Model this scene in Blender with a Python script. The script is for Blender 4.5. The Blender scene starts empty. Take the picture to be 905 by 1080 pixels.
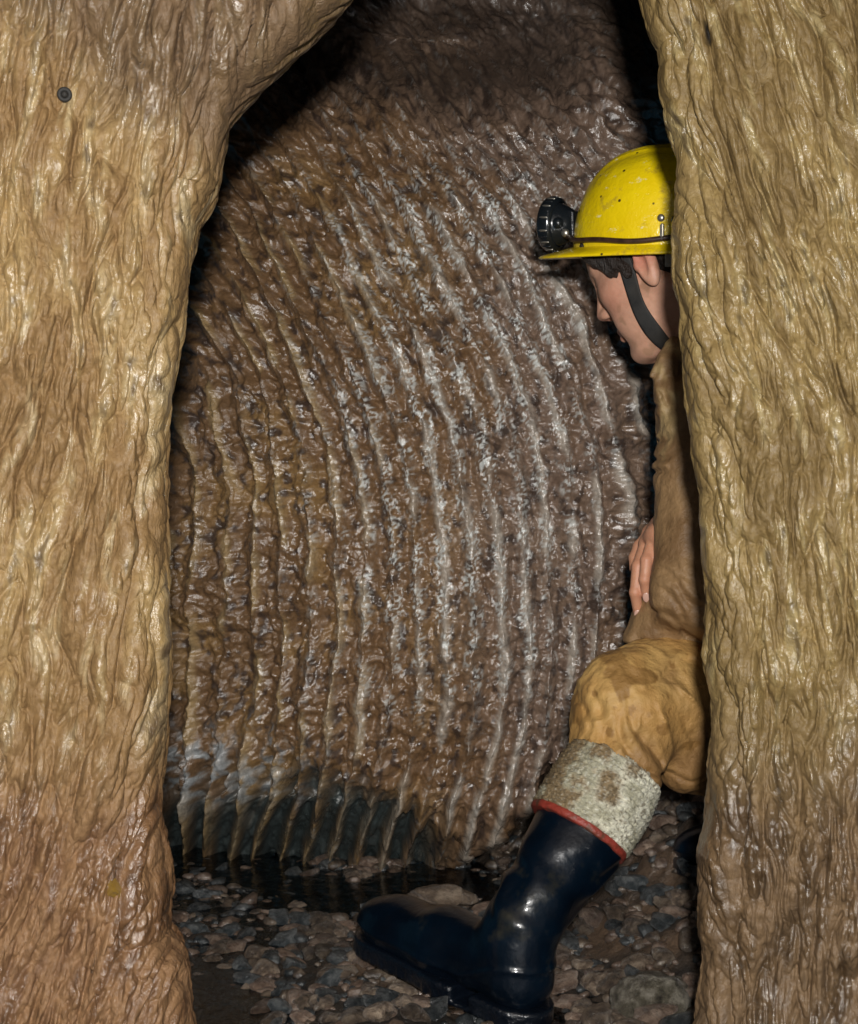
import bpy, math, random
import numpy as np
from mathutils import Vector, Matrix, Euler

# ------------------------------------------------------------------ camera, world, light
scene = bpy.context.scene
CAM_Z = 0.60
FPX = 1500.0                       # focal length in photo pixels (photo 905 x 1080)
cam_data = bpy.data.cameras.new("camera")
cam = bpy.data.objects.new("camera", cam_data)
scene.collection.objects.link(cam)
cam.location = (0, 0, CAM_Z)
cam.rotation_euler = (math.radians(90), 0, 0)
cam_data.sensor_fit = 'VERTICAL'
cam_data.sensor_height = 36.0
cam_data.lens = 36.0 * FPX / 1080.0
cam_data.clip_start = 0.02
cam_data.clip_end = 200
scene.camera = cam

world = bpy.data.worlds.new("World")
scene.world = world
world.use_nodes = True
bgn = world.node_tree.nodes['Background']
bgn.inputs[0].default_value = (0.16, 0.42, 0.62, 1)
bgn.inputs[1].default_value = 0.10

flash_d = bpy.data.lights.new("flash", 'POINT')       # the photographer's flash gun, held up and right
flash_d.energy = 148
flash_d.shadow_soft_size = 0.042
flash_d.color = (1.0, 0.97, 0.93)
flash = bpy.data.objects.new("flash", flash_d)
scene.collection.objects.link(flash)
flash.location = (0.035, -0.25, 0.77)

scene.view_settings.view_transform = 'Standard'
scene.view_settings.look = 'None'
scene.view_settings.gamma = 1
scene.view_settings.exposure = 0.15
try:
    scene.cycles.max_bounces = 6
    scene.cycles.transparent_max_bounces = 12
    scene.cycles.sample_clamp_indirect = 4
    scene.cycles.use_denoising = True
except Exception:
    pass

C = scene.collection

# ------------------------------------------------------------------ helpers
def P(px, py, Y):
    return np.array([(px - 452.5) * Y / FPX, Y, CAM_Z + (540.0 - py) * Y / FPX])

def sstep(a, b, x):
    t = np.clip((x - a) / (b - a), 0, 1)
    return t * t * (3 - 2 * t)

def lerp(a, b, t):
    return a + (b - a) * t

class Perlin:
    def __init__(self, seed):
        r = np.random.RandomState(seed)
        p = r.permutation(256)
        self.p = np.concatenate([p, p, p]).astype(np.int32)
        g = r.normal(size=(256, 3))
        self.g = (g / np.linalg.norm(g, axis=1)[:, None]).astype(np.float32)
    def __call__(self, x, y, z=0.0):
        x, y, z = np.broadcast_arrays(np.asarray(x, np.float32), np.asarray(y, np.float32), np.asarray(z, np.float32))
        sh = x.shape
        x = x.ravel(); y = y.ravel(); z = z.ravel()
        xi = np.floor(x).astype(np.int32); yi = np.floor(y).astype(np.int32); zi = np.floor(z).astype(np.int32)
        xf = x - xi; yf = y - yi; zf = z - zi
        xi &= 255; yi &= 255; zi &= 255
        u = xf * xf * xf * (xf * (xf * 6 - 15) + 10)
        v = yf * yf * yf * (yf * (yf * 6 - 15) + 10)
        w = zf * zf * zf * (zf * (zf * 6 - 15) + 10)
        p = self.p; g = self.g
        out = 0
        for dx in (0, 1):
            wx = u if dx else 1 - u
            a = p[xi + dx]
            for dy in (0, 1):
                wy = v if dy else 1 - v
                b = p[a + yi + dy]
                for dz in (0, 1):
                    wz = w if dz else 1 - w
                    gg = g[p[b + zi + dz]]
                    out = out + wx * wy * wz * (gg[:, 0] * (xf - dx) + gg[:, 1] * (yf - dy) + gg[:, 2] * (zf - dz))
        return (out * 1.5).reshape(sh)

N1, N2, N3, N4, N5, N6 = [Perlin(s) for s in (11, 22, 33, 44, 55, 66)]

def fbm(N, x, y, z=0.0, o=3):
    s = 0; a = 1.0; f = 1.0
    for i in range(o):
        s = s + a * N(x * f + 7.3 * i, y * f + 3.1 * i, z * f + 1.7 * i)
        a *= .5; f *= 2.03
    return s

def smooth_abs(x, k=0.04):
    return np.sqrt(x * x + k * k) - k

def link(o, parent=None):
    C.objects.link(o)
    if parent is not None:
        o.parent = parent
    return o

def mesh_from_arrays(name, verts, faces, mat=None, col=None, smooth=True):
    verts = np.asarray(verts, np.float32); faces = np.asarray(faces, np.int32)
    me = bpy.data.meshes.new(name)
    n = faces.shape[1]
    me.vertices.add(len(verts)); me.vertices.foreach_set('co', verts.ravel())
    me.loops.add(faces.size); me.loops.foreach_set('vertex_index', faces.ravel())
    me.polygons.add(len(faces))
    me.polygons.foreach_set('loop_start', np.arange(0, faces.size, n, dtype=np.int32))
    me.polygons.foreach_set('loop_total', np.full(len(faces), n, np.int32))
    me.polygons.foreach_set('use_smooth', np.full(len(faces), smooth, bool))
    me.update(calc_edges=True)
    if col is not None:
        ca = me.color_attributes.new('tint', 'FLOAT_COLOR', 'POINT')
        c4 = np.full((len(verts), 4), .5, np.float32); c4[:, :col.shape[1]] = col
        ca.data.foreach_set('color', c4.ravel())
    if mat: me.materials.append(mat)
    return me

def obj(name, me, parent=None, **props):
    o = bpy.data.objects.new(name, me)
    link(o, parent)
    for k, v in props.items(): o[k] = v
    return o

def grid_faces(nu, nv, flip=False):
    i = np.arange(nu - 1)[:, None]; j = np.arange(nv - 1)[None, :]
    a = i * nv + j
    f = np.stack([a, a + 1, a + nv + 1, a + nv], -1).reshape(-1, 4)
    return f[:, ::-1] if flip else f

def grid_normals(Pg):
    du = np.gradient(Pg, axis=0); dv = np.gradient(Pg, axis=1)
    n = np.cross(du, dv)
    return n / (np.linalg.norm(n, axis=-1, keepdims=True) + 1e-12)

# --- signed distance modelling
def surface_nets(D, org, h):
    ins = D < 0
    nx, ny, nz = D.shape
    cnt = np.zeros((nx - 1, ny - 1, nz - 1), np.uint8)
    for dx in (0, 1):
        for dy in (0, 1):
            for dz in (0, 1):
                cnt += ins[dx:nx - 1 + dx, dy:ny - 1 + dy, dz:nz - 1 + dz]
    act = (cnt > 0) & (cnt < 8)
    I, J, K = np.nonzero(act)
    idx = np.full(act.shape, -1, np.int32)
    idx[I, J, K] = np.arange(len(I))
    corners = [(a, b, c) for a in (0, 1) for b in (0, 1) for c in (0, 1)]
    val = {c: D[I + c[0], J + c[1], K + c[2]] for c in corners}
    acc = np.zeros((len(I), 3)); num = np.zeros(len(I))
    for c in corners:
        for ax in range(3):
            if c[ax] == 0:
                e = list(c); e[ax] = 1; e = tuple(e)
                a, b = val[c], val[e]
                m = (a < 0) != (b < 0)
                t = np.where(m, a / np.where(m, a - b, 1), 0)
                for k in range(3):
                    acc[:, k] += m * (c[k] + (t if k == ax else 0))
                num += m
    V = acc / num[:, None] + np.stack([I, J, K], 1)
    V = V * h + org
    F = []
    for ax in range(3):
        sl0 = [slice(None)] * 3; sl1 = [slice(None)] * 3
        sl0[ax] = slice(0, -1); sl1[ax] = slice(1, None)
        ch = ins[tuple(sl0)] != ins[tuple(sl1)]
        b, c = (ax + 1) % 3, (ax + 2) % 3
        a_ = np.array(np.nonzero(ch)).T
        ok = (a_[:, b] > 0) & (a_[:, c] > 0) & (a_[:, b] < D.shape[b] - 1) & (a_[:, c] < D.shape[c] - 1)
        a_ = a_[ok]
        q = []
        for (ob, oc) in ((-1, -1), (0, -1), (0, 0), (-1, 0)):
            t = a_.copy(); t[:, b] += ob; t[:, c] += oc
            q.append(idx[t[:, 0], t[:, 1], t[:, 2]])
        q = np.stack(q, 1)
        s = ins[a_[:, 0], a_[:, 1], a_[:, 2]]
        q = np.where(s[:, None], q, q[:, ::-1])
        F.append(q)
    return V, np.concatenate(F)

def sdf_mesh(f, lo, hi, h, B=8, slack=1.4):
    lo = np.asarray(lo, float); hi = np.asarray(hi, float)
    nb = np.ceil((hi - lo) / (h * B)).astype(int)
    bi = np.stack(np.meshgrid(*[np.arange(n) for n in nb], indexing='ij'), -1).reshape(-1, 3)
    ctr = lo + (bi + 0.5) * B * h
    dc = f(ctr)
    D = np.repeat(np.repeat(np.repeat(dc.reshape(nb).astype(np.float32), B, 0), B, 1), B, 2)
    act = np.abs(dc) < B * h * 0.87 * slack + 0.004
    ab = bi[act]
    off = np.stack(np.meshgrid(*[np.arange(B)] * 3, indexing='ij'), -1).reshape(-1, 3)
    for s in range(0, len(ab), 600):
        blk = ab[s:s + 600]
        g = (blk[:, None, :] * B + off[None]).reshape(-1, 3)
        D[g[:, 0], g[:, 1], g[:, 2]] = f(lo + g * h)
    return surface_nets(D, lo, h)

def cone(p, a, b, ra, rb):
    a = np.asarray(a, float); b = np.asarray(b, float)
    ab = b - a
    t = np.clip(((p - a) @ ab) / (ab @ ab), 0, 1)
    return np.linalg.norm(p - a - t[:, None] * ab, axis=1) - (ra + (rb - ra) * t)

def ell(p, c, r):
    r = np.asarray(r, float)
    q = (p - np.asarray(c, float)) / r
    k0 = np.linalg.norm(q, axis=1); k1 = np.linalg.norm(q / r, axis=1) + 1e-9
    return k0 * (k0 - 1) / k1

def smin(a, b, k):
    h = np.clip(0.5 + 0.5 * (b - a) / k, 0, 1)
    return b * (1 - h) + a * h - k * h * (1 - h)

def smax(a, b, k):
    return -smin(-a, -b, k)

def union(ds, k):
    d = ds[0]
    for e in ds[1:]: d = smin(d, e, k)
    return d

def tube(pts, r, seg=10, closed=False):
    pts = np.asarray(pts, float); n = len(pts)
    rr = np.full(n, r) if np.isscalar(r) else np.asarray(r)
    T = np.gradient(pts, axis=0)
    T /= np.linalg.norm(T, axis=1)[:, None]
    up = np.array([0.1, 0.2, 1.0]); V = []
    u = np.cross(T[0], up); u /= np.linalg.norm(u)
    for i in range(n):
        u = u - T[i] * (u @ T[i]); u /= np.linalg.norm(u)
        w = np.cross(T[i], u)
        for k in range(seg):
            a = 2 * math.pi * k / seg
            V.append(pts[i] + rr[i] * (math.cos(a) * u + math.sin(a) * w))
    F = []
    for i in range(n - 1):
        for k in range(seg):
            k2 = (k + 1) % seg
            F.append((i * seg + k, i * seg + k2, (i + 1) * seg + k2, (i + 1) * seg + k))
    a = len(V); V.append(pts[0]); b = len(V); V.append(pts[-1])
    for k in range(seg):
        k2 = (k + 1) % seg
        F.append((a, k2, k, k)); e = (n - 1) * seg
        F.append((b, e + k, e + k2, e + k2))
    V = np.array(V)
    me = bpy.data.meshes.new('tube')
    me.from_pydata([tuple(v) for v in V], [], [tuple(dict.fromkeys(f)) for f in F])
    for p_ in me.polygons: p_.use_smooth = True
    return me

def spline(pts, n=60):
    pts = np.asarray(pts, float)
    t = np.linspace(0, len(pts) - 1, n)
    pp = np.vstack([2 * pts[0] - pts[1], pts, 2 * pts[-1] - pts[-2]])
    out = []
    for x in t:
        i = min(int(x), len(pts) - 2); f = x - i
        a, b, c, d = pp[i:i + 4]
        out.append(.5 * ((2 * b) + (-a + c) * f + (2 * a - 5 * b + 4 * c - d) * f * f + (-a + 3 * b - 3 * c + d) * f ** 3))
    return np.array(out)

# ------------------------------------------------------------------ materials
def new_mat(name):
    m = bpy.data.materials.new(name); m.use_nodes = True
    nt = m.node_tree
    return m, nt, nt.nodes['Principled BSDF']

def add_noise(nt, scale, detail=4, rough=0.55, coord='Object', mscale=None, dist=0.0):
    tc = nt.nodes.new('ShaderNodeTexCoord')
    n = nt.nodes.new('ShaderNodeTexNoise')
    n.inputs['Scale'].default_value = scale; n.inputs['Detail'].default_value = detail
    n.inputs['Roughness'].default_value = rough; n.inputs['Distortion'].default_value = dist
    src = tc.outputs[coord]
    if mscale:
        mp = nt.nodes.new('ShaderNodeMapping'); mp.inputs['Scale'].default_value = mscale
        nt.links.new(src, mp.inputs[0]); src = mp.outputs[0]
    nt.links.new(src, n.inputs['Vector'])
    return n.outputs['Fac']

def ramp(nt, fac, stops):
    r = nt.nodes.new('ShaderNodeValToRGB')
    el = r.color_ramp.elements
    while len(el) < len(stops): el.new(0.5)
    for e, (p, c) in zip(el, stops):
        e.position = p; e.color = (*c, 1) if len(c) == 3 else c
    nt.links.new(fac, r.inputs[0])
    return r.outputs[0]

def mixc(nt, a, b, fac, mode='MIX'):
    m = nt.nodes.new('ShaderNodeMix'); m.data_type = 'RGBA'; m.blend_type = mode
    for s, v in ((m.inputs['A'], a), (m.inputs['B'], b)):
        if hasattr(v, 'links') or hasattr(v, 'is_linked'): nt.links.new(v, s)
        else: s.default_value = (*v, 1)
    f = m.inputs[0]
    if hasattr(fac, 'is_linked'): nt.links.new(fac, f)
    else: f.default_value = fac
    return m.outputs['Result']

def bump(nt, bsdf, layers, coat=True):
    prev = None
    for fac, dist, strength in layers:
        b = nt.nodes.new('ShaderNodeBump')
        b.inputs['Strength'].default_value = strength; b.inputs['Distance'].default_value = dist
        nt.links.new(fac, b.inputs['Height'])
        if prev: nt.links.new(prev, b.inputs['Normal'])
        prev = b.outputs[0]
    nt.links.new(prev, bsdf.inputs['Normal'])
    if coat: nt.links.new(prev, bsdf.inputs['Coat Normal'])
    return prev

def maprange(nt, fac, a, b, c, d):
    m = nt.nodes.new('ShaderNodeMapRange')
    for i, v in zip((1, 2, 3, 4), (a, b, c, d)): m.inputs[i].default_value = v
    nt.links.new(fac, m.inputs[0])
    return m.outputs[0]

def rock_mat(name, grain_lo, grain_hi, r_lo, r_hi, coat, coat_rough, stretch, b_fine, b_mid, spec=.5, grain=140):
    m, nt, b = new_mat(name)
    at = nt.nodes.new('ShaderNodeAttribute'); at.attribute_name = 'tint'
    g = add_noise(nt, grain, 5, .65)
    gcol = ramp(nt, g, [(.3, grain_lo), (.7, grain_hi)])
    nt.links.new(mixc(nt, at.outputs['Color'], gcol, 1.0, 'MULTIPLY'), b.inputs['Base Color'])
    w = add_noise(nt, 22, 4, .6)
    ws = nt.nodes.new('ShaderNodeMath'); ws.operation = 'MULTIPLY_ADD'; ws.use_clamp = True
    nt.links.new(maprange(nt, w, .38, .62, -.35, .35), ws.inputs[2]); nt.links.new(at.outputs['Alpha'], ws.inputs[0]); ws.inputs[1].default_value = 1
    nt.links.new(maprange(nt, ws.outputs[0], 0, 1, r_hi, r_lo), b.inputs['Roughness'])
    b.inputs['Specular IOR Level'].default_value = spec
    nt.links.new(maprange(nt, ws.outputs[0], 0, 1, .1, coat), b.inputs['Coat Weight'])
    b.inputs['Coat IOR'].default_value = 1.6
    b.inputs['Coat Roughness'].default_value = coat_rough
    mid = add_noise(nt, 60, 5, .62, mscale=stretch, dist=.6)
    fine = add_noise(nt, 260, 5, .6)
    bump(nt, b, [(mid, b_mid, 1.0), (fine, b_fine, 1.0)])
    return m

M_front = rock_mat('wet_flowstone', (.78, .76, .72), (1.15, 1.15, 1.12), .30, .66, .9, .17, (1, 1, .35), .0010, .0055)
M_back = rock_mat('wet_fluted_limestone', (.72, .70, .68), (1.25, 1.25, 1.25), .24, .5, 1.0, .20, (1, 1, .6), .0007, .0032, .7)
M_floor = rock_mat('wet_stream_bed', (.7, .7, .7), (1.3, 1.25, 1.2), .2, .5, .6, .12, (1, 1, 1), .0015, .004)

def pebble_mat(name, c1, c2, c3, sc=2.4):
    m, nt, b = new_mat(name)
    oi = nt.nodes.new('ShaderNodeObjectInfo')
    at = nt.nodes.new('ShaderNodeAttribute'); at.attribute_name = 'tint'
    n = add_noise(nt, sc * .6, 5, .6)
    c = ramp(nt, n, [(.3, c1), (.5, c2), (.72, c3)])
    v = nt.nodes.new('ShaderNodeMath'); v.operation = 'MULTIPLY_ADD'
    nt.links.new(oi.outputs['Random'], v.inputs[0]); v.inputs[1].default_value = .9; v.inputs[2].default_value = .36
    hs = nt.nodes.new('ShaderNodeHueSaturation'); nt.links.new(c, hs.inputs['Color']); nt.links.new(v.outputs[0], hs.inputs['Value'])
    nt.links.new(hs.outputs[0], b.inputs['Base Color'])
    b.inputs['Roughness'].default_value = .28
    b.inputs['Coat Weight'].default_value = 1; b.inputs['Coat Roughness'].default_value = .14
    bump(nt, b, [(add_noise(nt, sc * 1.6, 6, .7), (.003 if sc > 20 else .022), .8)])
    return m
M_peb = [pebble_mat('wet_brown_pebble', (.045, .038, .035), (.17, .125, .09), (.44, .35, .26)),
         pebble_mat('wet_grey_pebble', (.022, .030, .034), (.06, .07, .075), (.20, .21, .21)),
         pebble_mat('wet_pinkish_pebble', (.09, .060, .045), (.22, .15, .11), (.46, .35, .27))]
M_grav = [pebble_mat('brown_gravel', (.045, .038, .035), (.17, .125, .09), (.44, .35, .26), 110), pebble_mat('grey_gravel', (.022, .030, .034), (.06, .07, .075), (.20, .21, .21), 110), pebble_mat('pinkish_gravel', (.09, .060, .045), (.22, .15, .11), (.46, .35, .27), 110)]
M_mottled = pebble_mat('mottled_pale_stone', (.04, .035, .03), (.26, .23, .17), (.72, .66, .54), 6)

def water_mat():
    m = bpy.data.materials.new('dark_stream_water'); m.use_nodes = True
    nt = m.node_tree; nt.nodes.remove(nt.nodes['Principled BSDF'])
    out = nt.nodes['Material Output']
    tr = nt.nodes.new('ShaderNodeBsdfTransparent'); tr.inputs[0].default_value = (.28, .58, .84, 1)
    gl = nt.nodes.new('ShaderNodeBsdfGlossy'); gl.inputs['Roughness'].default_value = .03
    gl.inputs[0].default_value = (1, 1, 1, 1)
    fr = nt.nodes.new('ShaderNodeFresnel'); fr.inputs['IOR'].default_value = 1.33
    mx = nt.nodes.new('ShaderNodeMixShader')
    bp = nt.nodes.new('ShaderNodeBump'); bp.inputs['Distance'].default_value = .004; bp.inputs['Strength'].default_value = .8
    nt.links.new(add_noise(nt, 28, 4, .6), bp.inputs['Height'])
    nt.links.new(bp.outputs[0], gl.inputs['Normal']); nt.links.new(bp.outputs[0], fr.inputs['Normal'])
    nt.links.new(fr.outputs[0], mx.inputs[0]); nt.links.new(tr.outputs[0], mx.inputs[1]); nt.links.new(gl.outputs[0], mx.inputs[2])
    nt.links.new(mx.outputs[0], out.inputs[0])
    return m
M_water = water_mat()

def simple(name, col, rough=.5, coat=0, coat_r=.1, spec=.5, metal=0, bumps=(), varied=None, vs=30):
    m, nt, b = new_mat(name)
    if varied:
        f = add_noise(nt, vs, 5, .6)
        nt.links.new(ramp(nt, f, varied), b.inputs['Base Color'])
    else:
        b.inputs['Base Color'].default_value = (*col, 1)
    b.inputs['Roughness'].default_value = rough
    b.inputs['Coat Weight'].default_value = coat; b.inputs['Coat Roughness'].default_value = coat_r
    b.inputs['Specular IOR Level'].default_value = spec; b.inputs['Metallic'].default_value = metal
    if bumps: bump(nt, b, [(add_noise(nt, s, 4, .6, mscale=ms), d, 1) for s, d, ms in bumps])
    return m

def tint_mat(name, rough, coat=0, coat_r=.2, spec=.4, lo=(.85, .85, .85), hi=(1.15, 1.15, 1.15), grain=200, bumps=(), sheen=0, sss=0):
    m, nt, b = new_mat(name)
    at = nt.nodes.new('ShaderNodeAttribute'); at.attribute_name = 'tint'
    g = ramp(nt, add_noise(nt, grain, 4, .6), [(.3, lo), (.7, hi)])
    nt.links.new(mixc(nt, at.outputs['Color'], g, 1.0, 'MULTIPLY'), b.inputs['Base Color'])
    b.inputs['Roughness'].default_value = rough
    b.inputs['Specular IOR Level'].default_value = spec
    b.inputs['Coat Weight'].default_value = coat; b.inputs['Coat Roughness'].default_value = coat_r
    b.inputs['Sheen Weight'].default_value = sheen
    if sss:
        b.inputs['Subsurface Weight'].default_value = sss
        b.inputs['Subsurface Radius'].default_value = (.9, .35, .2); b.inputs['Subsurface Scale'].default_value = .006
    if bumps: bump(nt, b, [(add_noise(nt, s, 4, .6, mscale=ms), d, 1) for s, d, ms in bumps])
    return m

M_skin = tint_mat('skin', .45, 0, .2, .4, (.93, .9, .88), (1.05, 1.05, 1.05), 150, [(500, .0004, None)], sss=.15)
M_jacket = tint_mat('brown_waxed_cloth', .55, .1, .35, .4, (.85, .85, .85), (1.12, 1.12, 1.12), 60, [(700, .0005, None), (30, .006, None), (90, .002, None)])
M_trouser = tint_mat('mustard_canvas', .6, .1, .4, .4, (.88, .86, .82), (1.1, 1.1, 1.1), 70, [(700, .0005, None), (30, .005, None), (90, .002, None)])
M_boot = simple('wet_navy_rubber', (.004, .010, .030), .30, .35, .08, .30, bumps=[(12, .0025, None), (70, .0006, None)],
                varied=[(.3, (.0007, .0022, .005)), (.60, (.0012, .005, .011)), (.76, (.028, .026, .018))], vs=14)
M_boot.node_tree.nodes['Principled BSDF'].inputs['Coat IOR'].default_value = 1.4
M_sole = simple('wet_black_rubber', (.002, .004, .008), .3, .6, .12, .5, bumps=[(150, .002, None)])
M_sock = tint_mat('woolly_boot_sock', .75, .25, .3, .5, (.72, .72, .72), (1.3, 1.3, 1.3), 170, [(150, .004, None), (420, .002, None)])
M_red = simple('red_band', (.42, .05, .03), .55, .1, .3, bumps=[(150, .002, None)], varied=[(.38, (.10, .035, .018)), (.5, (.24, .03, .018)), (.7, (.30, .045, .026))], vs=45)
M_hair = simple('dark_brown_hair', (.02, .012, .008), .45, bumps=[(60, .006, (6, 6, .6))])
M_strap = simple('black_webbing', (.012, .012, .012), .65, bumps=[(900, .0006, None)], varied=[(.35, (.010, .010, .010)), (.75, (.035, .032, .028))], vs=40)
M_cable = simple('brown_cable', (.05, .022, .012), .4, .2, .2, varied=[(.4, (.035, .016, .01)), (.7, (.09, .045, .025))], vs=80)
M_lamp = simple('black_lamp_plastic', (.010, .013, .016), .25, .5, .1, bumps=[(120, .0006, None)])
M_metal = simple('dull_metal', (.55, .52, .45), .35, metal=.9)
M_band = simple('grey_webbing_band', (.40, .43, .40), .6, varied=[(.35, (.25, .27, .25)), (.7, (.5, .54, .5))], vs=50, bumps=[(500, .0008, None)])
M_glass = simple('lamp_glass', (.5, .52, .55), .08, 1, .02)

def helmet_mat():
    m, nt, b = new_mat('scuffed_yellow_shell')
    base = ramp(nt, add_noise(nt, 11, 4, .6), [(.3, (.88, .60, .002)), (.7, (.98, .74, .006))])
    mud = ramp(nt, add_noise(nt, 19, 7, .74), [(.56, (0, 0, 0)), (.70, (.85, .85, .85))])
    c = mixc(nt, base, (.32, .20, .045), mud)
    scr = ramp(nt, add_noise(nt, 34, 6, .8, mscale=(1, 1, 2.2)), [(.61, (0, 0, 0)), (.66, (.8, .8, .8))])
    c = mixc(nt, c, (.95, .88, .50), scr)
    spots = nt.nodes.new('ShaderNodeTexVoronoi'); spots.inputs['Scale'].default_value = 46
    tc = nt.nodes.new('ShaderNodeTexCoord'); nt.links.new(tc.outputs['Object'], spots.inputs['Vector'])
    sp = ramp(nt, spots.outputs['Distance'], [(.07, (1, 1, 1)), (.12, (0, 0, 0))])
    c = mixc(nt, c, (.06, .04, .01), sp)
    nt.links.new(c, b.inputs['Base Color'])
    b.inputs['Roughness'].default_value = .35
    b.inputs['Coat Weight'].default_value = .7; b.inputs['Coat Roughness'].default_value = .12
    bump(nt, b, [(add_noise(nt, 40, 5, .6), .0022, 1), (add_noise(nt, 300, 3, .5), .0004, 1)])
    return m
M_helmet = helmet_mat()

# ------------------------------------------------------------------ cave: back wall
def axis(segs):
    a = []
    for lo, hi, n in segs: a.append(np.linspace(lo, hi, n, endpoint=False))
    a.append(np.array([segs[-1][1]]))
    return np.concatenate(a)

def build_back_wall():
    us = axis([(-700, 120, 50), (120, 160, 14), (160, 760, 520), (760, 800, 12), (800, 1700, 60)])
    vs = axis([(-900, -60, 50), (-60, 0, 24), (0, 930, 760), (930, 1100, 30)])
    U, V = np.meshgrid(us, vs, indexing='ij')
    # rib phase: ribs lean down-right above, vertical half way, down-left below
    ty = np.array([-900, 0, 150, 250, 350, 450, 550, 630, 750, 850, 920, 1100])
    ts = np.array([.75, .75, .68, .54, .40, .22, .09, 0, -.08, -.21, -.27, -.3])
    yy = np.linspace(-900, 1100, 2001); sl = np.interp(yy, ty, ts)
    XI = np.cumsum(sl) * (yy[1] - yy[0]); XI -= np.interp(630, yy, XI)
    shift = np.interp(V, yy, XI)
    ph = U - shift
    warp = 14 * N1(U / 170, V / 210, .3) + 4.5 * N2(U / 50, V / 60, 1.2) + 2.8 * N3(U / 17, V / 19)
    ph2 = (ph + warp)
    # base depth
    Y = 2.24 + 0.0 * U
    Y = Y + .20 * ((U - 520) / 360.) ** 2 * (U < 520) + .10 * ((U - 520) / 300.) ** 2 * (U >= 520)
    Y = Y + .42 * sstep(150, -120, V) + .08 * sstep(430, 150, V)
    Y = Y + .04 * ((V - 560) / 300.) ** 2 * (V > 560)
    # left upper corner rolls away into the dark
    ex = np.interp(V, [-900, 0, 60, 130, 200, 260, 330, 420, 520, 900], [450, 335, 285, 232, 214, 200, 190, 176, 165, 150])
    Y = Y + .13 * sstep(845, 935, V)
    Y = Y + .55 * sstep(30, -45, U - ex) * sstep(700, 350, V)
    # dark hollow in the roof
    Y = Y + .35 * np.exp(-(((U - 470) / 90.) ** 2 + ((V - 50) / 40.) ** 2))
    # right end slips behind
    Y = Y + .35 * sstep(640, 800, U)
    # undercut along the lower right edge
    ed = np.interp(U, [-700, 440, 480, 520, 550, 575, 600, 640, 700, 800], [990, 960, 912, 888, 862, 830, 790, 745, 700, 650]) + 7 * N2(U / 14, V / 40) + 4 * N3(U / 6, V / 20)
    under = sstep(-8, 22, V - ed)
    Y = Y + .45 * under
    X = (U - 452.5) * Y / FPX; Z = CAM_Z + (540 - V) * Y / FPX
    Pg = np.stack([X, Y, Z], -1)
    nrm = grid_normals(Pg)
    if nrm[len(us) // 2, len(vs) // 2, 1] > 0: nrm = -nrm
    # relief
    sp = 27.5
    fr = np.abs(((ph2 / sp) % 1.0) * 2 - 1)
    rid = np.floor(ph2 / sp)
    crest = np.clip((fr - .10) / .90, 0, 1) ** 1.25
    amp = (.018 + .008 * N4(rid * 1.7, V / 70, .5) + .007 * N6(rid * 3.1, V / 17, .9)) * lerp(.35, 1, sstep(10, 170, V)) * lerp(1, .85, sstep(420, 640, U))
    h = amp * crest
    sec = np.abs((((ph2 + 9 * N5(U / 60, V / 60)) / 17.) % 1.0) * 2 - 1) ** 2
    h = h + .004 * sec * sstep(60, 260, V)
    lump = smooth_abs(N2(ph / 26. + .5 * N4(U / 40, V / 30), V / 30., .7)) * .021 + smooth_abs(N3(ph / 12. + 1.2 * N1(U / 20, V / 20), V / 15., 2.7)) * .0095
    sm = N5(ph / 7.5, V / 8.5, .2) * .0048 + smooth_abs(N6(ph / 4.4 + .8 * N1(U / 9, V / 9), V / 5.0, .2)) * .0048
    h = h + lump * (1 - .55 * crest) + sm * (1 - .3 * crest) + .030 * N1(U / 110, V / 120, 3.3) + .012 * N4(U / 45, V / 70, 1.3)
    # pocket scallops (deep little hollows)
    pk = sstep(.42, .62, N6(ph / 24., V / 22., 5.5))
    h = h - .012 * pk * (1 - crest)
    # dark recess under the lip on the lower left: flutes hollow out, ribs run on as fins
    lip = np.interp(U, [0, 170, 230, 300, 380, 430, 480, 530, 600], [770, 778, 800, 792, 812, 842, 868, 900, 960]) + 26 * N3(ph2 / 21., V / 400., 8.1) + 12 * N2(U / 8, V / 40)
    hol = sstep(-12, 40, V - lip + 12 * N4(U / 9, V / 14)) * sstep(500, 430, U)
    fend = 60 + 70 * N6(rid * 2.3, .5, 1.1)
    finw = sstep(.30, .85, fr + .14 * N5(U / 16, V / 30)) * np.clip(.72 + .9 * N6(rid * 2.7, V / 55., 3.1), .15, 1)
    h = lerp(h, .7 * h, .7 * hol)
    h = h - hol * (.030 * (1 - finw)) 
    # fringe of thin dribbles hanging over the recess
    dr = sstep(.30, .5, N4(ph2 / 5.5 + .8 * N1(U / 12, V / 12), V / 45., 4.4)) * sstep(75, 10, V - lip) * sstep(400, 300, U)
    h = h + hol * dr * .030 * (1 - finw)
    Pd = Pg + nrm * h[..., None]
    # colour: mineral and clay zones, plus painted glints and shade
    z1 = fbm(N1, U / 120., V / 160., 9.1, 3); z2 = fbm(N2, ph / 25., V / 60., 4.1, 3); z3 = fbm(N3, ph / 9., V / 14., 1.1, 3)
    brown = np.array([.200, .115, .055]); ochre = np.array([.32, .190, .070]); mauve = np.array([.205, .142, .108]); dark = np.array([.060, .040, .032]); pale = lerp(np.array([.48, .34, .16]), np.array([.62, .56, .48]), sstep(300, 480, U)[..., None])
    col = brown + (ochre - brown) * sstep(-.1, .6, z1 + .5 * z2)[..., None]
    mv = .85 * sstep(.1, .9, .9 * sstep(380, 620, U) + .7 * sstep(230, 60, V) + .5 * z1 + .3 * z2)
    col = lerp(col, mauve, mv[..., None])
    col = lerp(col, dark, (.9 * sstep(.05, .6, z3 + .5 * z2))[..., None])
    cp = crest * sstep(-.5, .3, N5(ph / 30., V / 60., 7.7)) * sstep(80, 300, V)
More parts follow.
